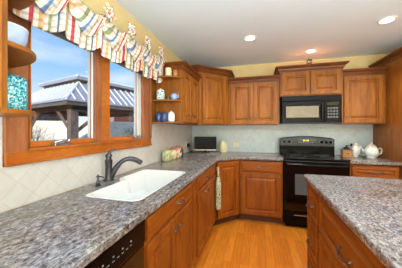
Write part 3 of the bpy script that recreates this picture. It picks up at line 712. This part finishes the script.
# shelves by the window (right): z of shelf tops 1.893, 1.630, 1.385
def at(x, y, z): return (x, y, z)
cyl = lambda r, h: [(r * .92, 0), (r, .006), (r, h * .9), (r * .9, h), (r * .3, h * 1.02)]
jar('ceramic_canister', 'small cream canister on the top curved shelf beside the valance', 'canister', (.192, -1.436, 1.894), cyl(.037, .082), M['cream_ceramic'], [(.034, .081), (.038, .086), (.030, .097), (.004, .101)], M['cream_ceramic'])
jar('ceramic_canister', 'small amber mug-shaped canister on the top curved shelf against the cabinet side', 'canister', (.272, -1.428, 1.894), cyl(.027, .070), M['amber'], [(.024, .069), (.027, .073), (.003, .078)], M['brown_glass'])
jar('ceramic_canister', 'white blue-flowered canister with lid on the middle curved shelf', 'canister', (.100, -1.446, 1.631), cyl(.048, .105), M['blue_white'], [(.043, .103), (.047, .108), (.034, .119), (.004, .123)], M['white_ceramic'], [(.004, .121), (.010, .129), (.002, .136)])
jar('small_bottle', 'small brown bottle between the flowered canister and the blue cup', 'bottle', (.185, -1.425, 1.631), [(.016, 0), (.018, .006), (.018, .035), (.009, .048), (.008, .062), (.010, .066), (.003, .067)], M['brown_glass'])
c = jar('round_cup', 'round sky blue cup on the middle curved shelf', 'cup', (.258, -1.430, 1.631), [(.022, 0), (.034, .012), (.041, .036), (.036, .058), (.029, .067), (.025, .064), (.003, .018)], M['blue_cup'])
G().tube([(.034, 0, .055), (.052, 0, .050), (.054, 0, .030), (.038, 0, .020)], .0045, 8).build('handle', M['blue_cup'], c, smooth=True)
for x, lab in ((.074, 'navy blue ribbed jar at the left end of the bottom curved shelf'), (.146, 'navy blue ribbed jar touching the white jar on the bottom curved shelf')):
    jar('ribbed_jar', lab, 'jar', (x, -1.440, 1.386), [(.030, 0), (.034, .006), (.035, .06), (.033, .086), (.026, .095)], M['navy'], [(.026, .094), (.029, .098), (.018, .108), (.003, .112)], M['navy'],
        [(.003, .110), (.008, .117), (.002, .122)], group='navy ribbed jars')
jar('ceramic_jar', 'plain white jar with knob lid on the bottom curved shelf', 'jar', (.225, -1.432, 1.386), [(.030, 0), (.038, .008), (.040, .06), (.037, .088), (.027, .098)], M['white_ceramic'], [(.027, .097), (.031, .101), (.020, .111), (.003, .115)], M['white_ceramic'], [(.003, .113), (.008, .120), (.002, .126)])
# shelves at the left edge
c = thing('bowl', 'pale blue deep bowl on the left foreground shelf', 'bowl', (.165, -2.965, 1.6155))
G().lathe([(.030, 0), (.034, .004), (.055, .03), (.068, .065), (.072, .105), (.069, .107), (.064, .07), (.05, .035), (.003, .014)], n=36).build('body', M['lavender'], c, smooth=True)
G().lathe([(.0715, .1035), (.0735, .105), (.0725, .109), (.0695, .109), (.0695, .1035)], n=36).build('rim', M['white_ceramic'], c, smooth=True)
c = jar('speckled_canister', 'teal speckled canister on the lowest left foreground shelf', 'canister', (.170, -2.962, 1.3785), [(.060, 0), (.064, .006), (.064, .125), (.060, .131), (.05, .131)], M['teal'], [(.060, .131), (.062, .136), (.05, .146), (.01, .150)], M['teal'])
# television, cord, outlets, canister
c = thing('television', 'small flat black television in the counter corner', 'television', (.315, -.235, .914), .30)
G().box(-.185, .185, -.012, .022, .032, .262).build('casing', M['charcoal'], c, bevel=.005)
G().box(-.185, .185, -.0135, -.0115, .034, .046).build('lower_bezel', M['silver'], c)
G().box(-.174, .174, -.0155, -.0115, .050, .252).build('screen', M['screen'], c, bevel=.001)
G().lathe([(.075, 0), (.075, .006), (.02, .012)], (0, .02, 0), 24).box(-.018, .018, .008, .03, .008, .05).build('stand', M['charcoal'], c)
for loc, rz, lab in (((.80, -.0085, 1.03), 0, 'cream double outlet plate on the tile right of the cream canister'), ((.0085, -.30, 1.05), RL, 'cream outlet plate on the left wall beside the television')):
    c = thing('wall_outlet', lab, 'outlet', loc, rz, None)
    G().box(-.058, .058, -.006, 0, -.058, .058).build('plate', M['cream_plate'], c, bevel=.003)
    for x in (-.025, .025): G().box(x - .016, x + .016, -.008, -.006, -.034, .034).build('socket', M['white_plastic'], c, bevel=.003)
c = thing('power_adapter', 'black plug and cord in the corner behind the television', 'plug', (.018, -.30, 1.03))
G().box(0, .035, -.028, .028, -.03, .03).build('plug', M['charcoal'], c, bevel=.004)
G().tube([(.02, 0, -.03), (.022, .03, -.07), (.03, .06, -.100), (.04, .10, -.111), (.045, .14, -.111)], .004, 8).build('cord', M['charcoal'], c, smooth=True)
jar('cookie_jar', 'cream ceramic cookie jar with lid right of the television', 'jar', (.60, -.13, .914), [(.058, 0), (.062, .008), (.060, .03), (.070, .06), (.074, .10), (.066, .150), (.050, .166)], M['cream_ceramic'],
    [(.046, .167), (.050, .172), (.040, .192), (.014, .202)], M['cream_ceramic'], [(.008, .200), (.014, .212), (.012, .222), (.003, .226)])
# coffee grinder
c = thing('coffee_grinder', 'small wooden box coffee grinder with black crank, right of the range', 'coffee grinder', (2.362, -.235, .914), 0)
G().box(-.066, .066, -.058, .058, .0, .012).box(-.056, .056, -.050, .050, .012, .092).box(-.066, .066, -.058, .058, .092, .100).build('box', M['mill_wood'], c, bevel=.003)
d_ = G().box(-.042, .042, -.055, -.0505, .022, .075).build('drawer', M['mill_wood'], c, bevel=.002)
G().lathe([(.004, 0), (.008, .008), (.003, .014)], (0, -.0555, .05), 12, 'y').build('knob', M['black'], d_, smooth=True)
G().lathe([(.040, .100), (.044, .106), (.036, .128), (.016, .140), (.008, .146), (.008, .160), (.003, .162)], n=20).build('hopper', M['charcoal'], c, smooth=True)
G().tube([(0, 0, .156), (.03, 0, .158), (.052, -.008, .150), (.056, -.008, .156)], .005, 8).build('crank_arm', M['charcoal'], c, smooth=True)
G().lathe([(.005, .150), (.012, .158), (.013, .176), (.006, .188), (.002, .190)], (.056, -.008, 0), 14).build('crank_knob', M['charcoal'], c, smooth=True)
# teapots
def teapot(label, loc, rz, r_, h_, m_, lm, spout=True, group=None):
    c = thing('teapot', label, 'teapot', loc, rz)
    G().lathe([(r_ * .6, 0), (r_ * .66, h_ * .04), (r_ * .62, h_ * .08), (r_ * .92, h_ * .28), (r_, h_ * .5), (r_ * .9, h_ * .72), (r_ * .66, h_ * .86), (r_ * .62, h_ * .88)], n=32).build('body', m_, c, smooth=True)
    G().lathe([(r_ * .64, h_ * .87), (r_ * .68, h_ * .89), (r_ * .5, h_ * 1.0), (r_ * .2, h_ * 1.08), (r_ * .1, h_ * 1.09)], n=28).build('lid', lm, c, smooth=True)
    g = G()
    for k in range(6):
        a = k * PI / 3; g.lathe([(.002, -.008), (.009, -.004), (.010, .004), (.002, .009)], (math.cos(a) * r_ * .38, math.sin(a) * r_ * .38, h_ * 1.03), 10)
    g.lathe([(.004, 0), (.012, .008), (.013, .018), (.004, .026)], (0, 0, h_ * 1.08), 14)
    g.build('lid_flowers', lm, c, smooth=True)
    G().tube([(r_ * .85, 0, h_ * .72), (r_ * 1.25, 0, h_ * .86), (r_ * 1.5, 0, h_ * .74), (r_ * 1.42, 0, h_ * .45), (r_ * .93, 0, h_ * .3)], [.007, .008, .009, .008, .007], 10).build('handle', lm, c, smooth=True)
    if spout: G().tube([(-r_ * .8, 0, h_ * .35), (-r_ * 1.25, 0, h_ * .45), (-r_ * 1.45, 0, h_ * .7), (-r_ * 1.7, 0, h_ * .88)], [.018, .015, .010, .008], 12).build('spout', m_, c, smooth=True)
teapot('white teapot with floral cream lid, right of the two beside the pantry panel', (2.640, -.28, .914), -1.0, .082, .165, M['white_ceramic'], M['floral_white'])
teapot('small white pitcher-like teapot with floral lid, next to the coffee grinder', (2.485, -.20, .914), 1.9, .052, .175, M['white_ceramic'], M['floral_white'])
c = thing('leaf_dish', 'tiny green leaf dish between the two white teapots', 'dish', (2.530, -.345, .914))
G().lathe([(.012, 0), (.018, .004), (.026, .022), (.024, .024), (.014, .008), (.002, .006)], n=20, wob=lambda a, z: .12 * math.cos(5 * a)).build('leaf_bowl', M['green_leaf'], c, smooth=True)
# lantern on the microwave cabinet
c = thing('candle_lantern', 'tiny black candle lantern on top of the microwave cabinet', 'lantern', (1.873, -.31, 2.206))
G().box(-.030, .030, -.030, .030, 0, .008).box(-.030, .030, -.030, .030, .088, .094).box(-.030, -.024, -.030, -.024, .008, .088).box(.024, .030, -.030, -.024, .008, .088).box(-.030, -.024, .024, .030, .008, .088).box(.024, .030, .024, .030, .008, .088).box(-.003, .003, -.030, -.026, .008, .088).build('cage', M['black'], c)
G().lathe([(.016, .008), (.016, .055), (.003, .058)], n=16).build('candle', M['charcoal'], c, smooth=True)
# towel
c = thing('hand_towel', 'green floral hanging kitchen towel with cream top on the corner cabinet', 'towel', (0.002, -1.76, 0), RL)
g = G(); nu, nv = 24, 26
for j in range(nv + 1):
    v_ = j / nv; z = .765 - .475 * v_
    hw_ = .017 + .036 * sst(.05, .42, v_)
    for i in range(nu + 1):
        a = 2 * PI * i / nu
        rx = hw_ * (1 + .05 * math.cos(5 * a)); ry = .010 + .024 * sst(.0, .4, v_)
        g.v.append((.785 + rx * math.cos(a) + .004 * math.sin(9 * v_), -BD - .062 + ry * math.sin(a) * (1 + .15 * math.cos(7 * a)), z))
for j in range(nv):
    for i in range(nu): a = j * (nu + 1) + i; g.f.append((a, a + 1, a + nu + 2, a + nu + 1))
o = g.build('towel_cloth', M['towel'], c, smooth=True, angle=0)
G().tube([(.772, -BD - .056, .762), (.776, -BD - .068, .800), (.785, -BD - .058, .816), (.792, -BD - .044, .800), (.797, -BD - .054, .762)], [.010, .008, .007, .008, .010], 10).build('hanging_loop', M['cream_cloth'], c, smooth=True)
G().lathe([(.003, 0), (.008, .002), (.008, .004), (.002, .005)], (.785, -BD - .070, .75), 12, 'y').build('button', M['white_plastic'], c, smooth=True)

# ---------------------------------------------------------------- outside
o = struct('ground', G().box(-60, -.2, -25, 60, -.45, -.35), M['ground'])
c = thing('gazebo', 'timber garden gazebo with two-tier pale metal roof outside the window', 'gazebo', (-5.66, 2.38, -.35), 0)
th_ = math.atan2(.12, -.99) # axis e1 to the left, e2 away
E1 = Vector((-.9666, .257)); E2 = Vector((.257, .9666)); SZ = 5.2
def gz(a, b_, z): p_ = E1 * a + E2 * b_; return (p_.x, p_.y, z + .35)
EV, RV, IN = 2.42, 3.38, 1.05
def quad_roof(in0, z0, in1, z1, m_, name, th=.05, seams=True):
    c0 = [gz(in0, in0, z0), gz(SZ - in0, in0, z0), gz(SZ - in0, SZ - in0, z0), gz(in0, SZ - in0, z0)]
    c1 = [gz(in1, in1, z1), gz(SZ - in1, in1, z1), gz(SZ - in1, SZ - in1, z1), gz(in1, SZ - in1, z1)]
    g = G(); dn = Vector((0, 0, -th))
    vs = c0 + c1 + [tuple(Vector(p_) + dn) for p_ in c0 + c1]
    fs = []
    for i in range(4):
        j = (i + 1) % 4; fs += [(i, j, j + 4, i + 4), (i + 8, i + 12, j + 12, j + 8), (i, i + 8, j + 8, j)]
    fs += [(4, 5, 6, 7), (12, 15, 14, 13)]
    g.add(vs, fs); o = g.build(name, m_, c)
    if seams:
        g = G(); nse = 15
        for i in range(4):
            j = (i + 1) % 4; A0, A1, B0, B1 = Vector(c0[i]), Vector(c0[j]), Vector(c1[i]), Vector(c1[j])
            for k in range(nse + 1):
                t_ = k / nse; p0 = A0.lerp(A1, t_)
                L0 = (A1 - A0).length; e0 = (A1 - A0).normalized(); s0 = L0 * t_; i0 = (in1 - in0)
                mn = min(s0, L0 - s0); fr_ = min(1, mn / i0) if i0 > 0 else 1
                inw = ((B0 + B1) / 2 - (A0 + A1) / 2)
                if fr_ > .02: g.tube([p0 + Vector((0, 0, .02)), p0 + inw * fr_ + Vector((0, 0, .02))], .035, 4)
            g.tube([A0 + Vector((0, 0, .01)), B0 + Vector((0, 0, .01))], .045, 6)
        g.build('roof_seams', M['roof_rib'], o)
    return o
quad_roof(0, EV, IN, RV - .02, M['metal_roof'], 'lower_roof')
quad_roof(.06, EV - .03, .06 + .02, EV - .03 + .001, M['roof_fascia'], 'eave_soffit', .03, False)
g = G()
def gbar(a0, b0, a1, b1, z0, z1):
    g.prism([gz(a0, b0, 0)[:2], gz(a0, b1, 0)[:2], gz(a1, b1, 0)[:2], gz(a1, b0, 0)[:2]], z0 + .35, z1 + .35)
for q in ((.05, .05, SZ - .05, .12), (.05, SZ - .12, SZ - .05, SZ - .05), (.05, .12, .12, SZ - .12), (SZ - .12, .12, SZ - .05, SZ - .12)): gbar(*q, EV - .20, EV - .055)
g.build('fascia', M['roof_fascia'], c)
g = G()
for q in ((.45, .45, SZ - .45, .60), (.45, SZ - .6, SZ - .45, SZ - .45), (.45, .6, .6, SZ - .6), (SZ - .6, .6, SZ - .45, SZ - .6)): gbar(*q, EV - .34, EV - .10)
g.build('ceiling_beams', M['dark_timber'], c)
g = G()
for q in ((1.0, 1.0, SZ - 1.0, 1.1), (1.0, SZ - 1.1, SZ - 1.0, SZ - 1.0), (1.0, 1.1, 1.1, SZ - 1.1), (SZ - 1.1, 1.1, SZ - 1.0, SZ - 1.1)): gbar(*q, RV - .12, RV + .20)
g.build('cupola_band', M['roof_fascia'], c)
quad_roof(.85, RV + .20, 2.2, RV + .36, M['metal_roof'], 'upper_roof', .13, True)
for a, b_ in ((.5, .5), (SZ - .5, .5), (.5, SZ - .5), (SZ - .5, SZ - .5)):
    g = G(); g.prism([gz(a - .15, b_ - .15, 0)[:2], gz(a - .15, b_ + .15, 0)[:2], gz(a + .15, b_ + .15, 0)[:2], gz(a + .15, b_ - .15, 0)[:2]], 0, EV - .34 + .35)
    po = g.build('post', M['timber'], c, bevel=.01)
for a, b_, da, db in ((.5, .5, 1, 0), (.5, .5, 0, 1), (SZ - .5, .5, -1, 0), (.5, SZ - .5, 0, -1)):
    p0 = Vector(gz(a + da * .1, b_ + db * .1, 1.15)); p1 = Vector(gz(a + da * 1.35, b_ + db * 1.35, 2.2))
    G().tube([p0, p1], .075, 4).build('knee_brace', M['timber'], c)
# rubble wall, hedge, house, hill
tag(G().box(-16, 14, -.2, .2, 0, 2.2).build('garden_wall', M['rubble'], None, (-9.9, 9.4, -.35), (0, 0, math.atan2(.65, .76))), 'pale rough stone garden wall behind the gazebo', 'wall')
random.seed(3)
def blob(g, c_, r_, n=10):
    prof = [(r_ * math.sin(PI * i / n) + .001, -r_ * math.cos(PI * i / n)) for i in range(n + 1)]
    b0 = len(g.v); g.lathe(prof, c_, 12)
    for i in range(b0, len(g.v)):
        v_ = g.v[i]; g.v[i] = tuple(x + random.uniform(-.12, .12) * r_ for x in v_)
for i, q_ in enumerate((-11, -4.8)):
    g = G()
    for k in range(12):
        u_, w_ = random.uniform(-2, 2), random.uniform(-.4, .6)
        blob(g, (-11.8 + .76 * (q_ + u_) - .65 * w_, 11.4 + .65 * (q_ + u_) + .76 * w_, random.uniform(.6, 1.7)), random.uniform(.8, 1.15))
    ob = g.build('evergreen_hedge', M['hedge'], smooth=True)
    tag(ob, 'dark evergreen hedge mass seen beneath the gazebo roof, beyond the stone wall', 'hedge', 'evergreen hedges behind the stone wall')
def shrub(loc, label, n=26, h=1.9, leaf=False):
    c = thing('bare_shrub', label, 'shrub', loc)
    g = G()
    for i in range(n):
        a = random.uniform(0, 2 * PI); s_ = random.uniform(.2, .55); p_ = Vector((random.uniform(-.15, .15), random.uniform(-.15, .15), 0)); pts = [p_.copy()]
        d_ = Vector((math.cos(a) * s_, math.sin(a) * s_, 1)).normalized()
        for k in range(5):
            p_ = p_ + d_ * h / 5; pts.append(p_.copy()); d_ = (d_ + Vector((random.uniform(-.3, .3), random.uniform(-.3, .3), .1))).normalized()
        g.tube(pts, [.022, .018, .014, .011, .008, .005], 5)
        for k in (2, 3, 4):
            e = pts[k] + Vector((random.uniform(-.5, .5), random.uniform(-.5, .5), random.uniform(.2, .5))); g.tube([pts[k], e], [.010, .004], 4)
    g.build('branches', M['twig'], c)
    if leaf:
        g = G()
        for i in range(160):
            p_ = Vector((random.uniform(-.5, .5), random.uniform(-.5, .5), random.uniform(.5, h))); u_ = Vector((random.uniform(-1, 1), random.uniform(-1, 1), random.uniform(-1, 1))).normalized() * .06; v2 = u_.orthogonal() * .6
            g.add([p_ - u_, p_ + v2, p_ + u_, p_ - v2], [(0, 1, 2, 3)])
        g.build('leaves', M['young_leaf'], c)
shrub((-11.9, 5.6, -.35), 'bare branching shrub left of the gazebo corner post, against the pale wall', 30, 1.9)
shrub((-7.6, 2.0, -.35), 'yellow-green budding shrub at the foot of the gazebo corner post', 16, 1.25, True)
shrub((-7.2, 8.8, -.35), 'bare upright shrub seen low in the right window pane', 26, 1.8)
shrub((-12.6, 3.8, -.35), 'bare shrub by the left edge of the left window pane', 24, 1.7)
c = thing('neighbour_house', 'grey sided neighbouring house with tan roof beyond the right pane', 'house', (-13.8, 20.5, -.35))
G().box(-5, 5, -3, 3, 0, 3.6).build('siding_walls', M['siding'], c)
g = G(); g.add([(-5.4, -3.5, 3.5), (5.4, -3.5, 3.5), (5.4, 3.5, 3.5), (-5.4, 3.5, 3.5), (-5.4, 0, 5.3), (5.4, 0, 5.3)], [(0, 1, 5, 4), (2, 3, 4, 5), (0, 4, 3), (1, 2, 5), (0, 3, 2, 1)]).build('roof', M['hill_tan'], c)
tag(G().box(-1.6, 1.3, -1, 1, 0, 3.3).add([(-1.8, -1.2, 3.3), (1.5, -1.2, 3.3), (1.5, 1.2, 3.3), (-1.8, 1.2, 3.3), (-1.8, 0, 4.0), (1.5, 0, 4.0)], [(0, 1, 5, 4), (2, 3, 4, 5), (0, 4, 3), (1, 2, 5), (0, 3, 2, 1)]).build('garden_shed', M['brown_wall'], None, (-10.3, 13.4, -.35), (0, 0, .7)), 'red-brown garden shed behind the gazebo, seen in the right pane', 'shed')
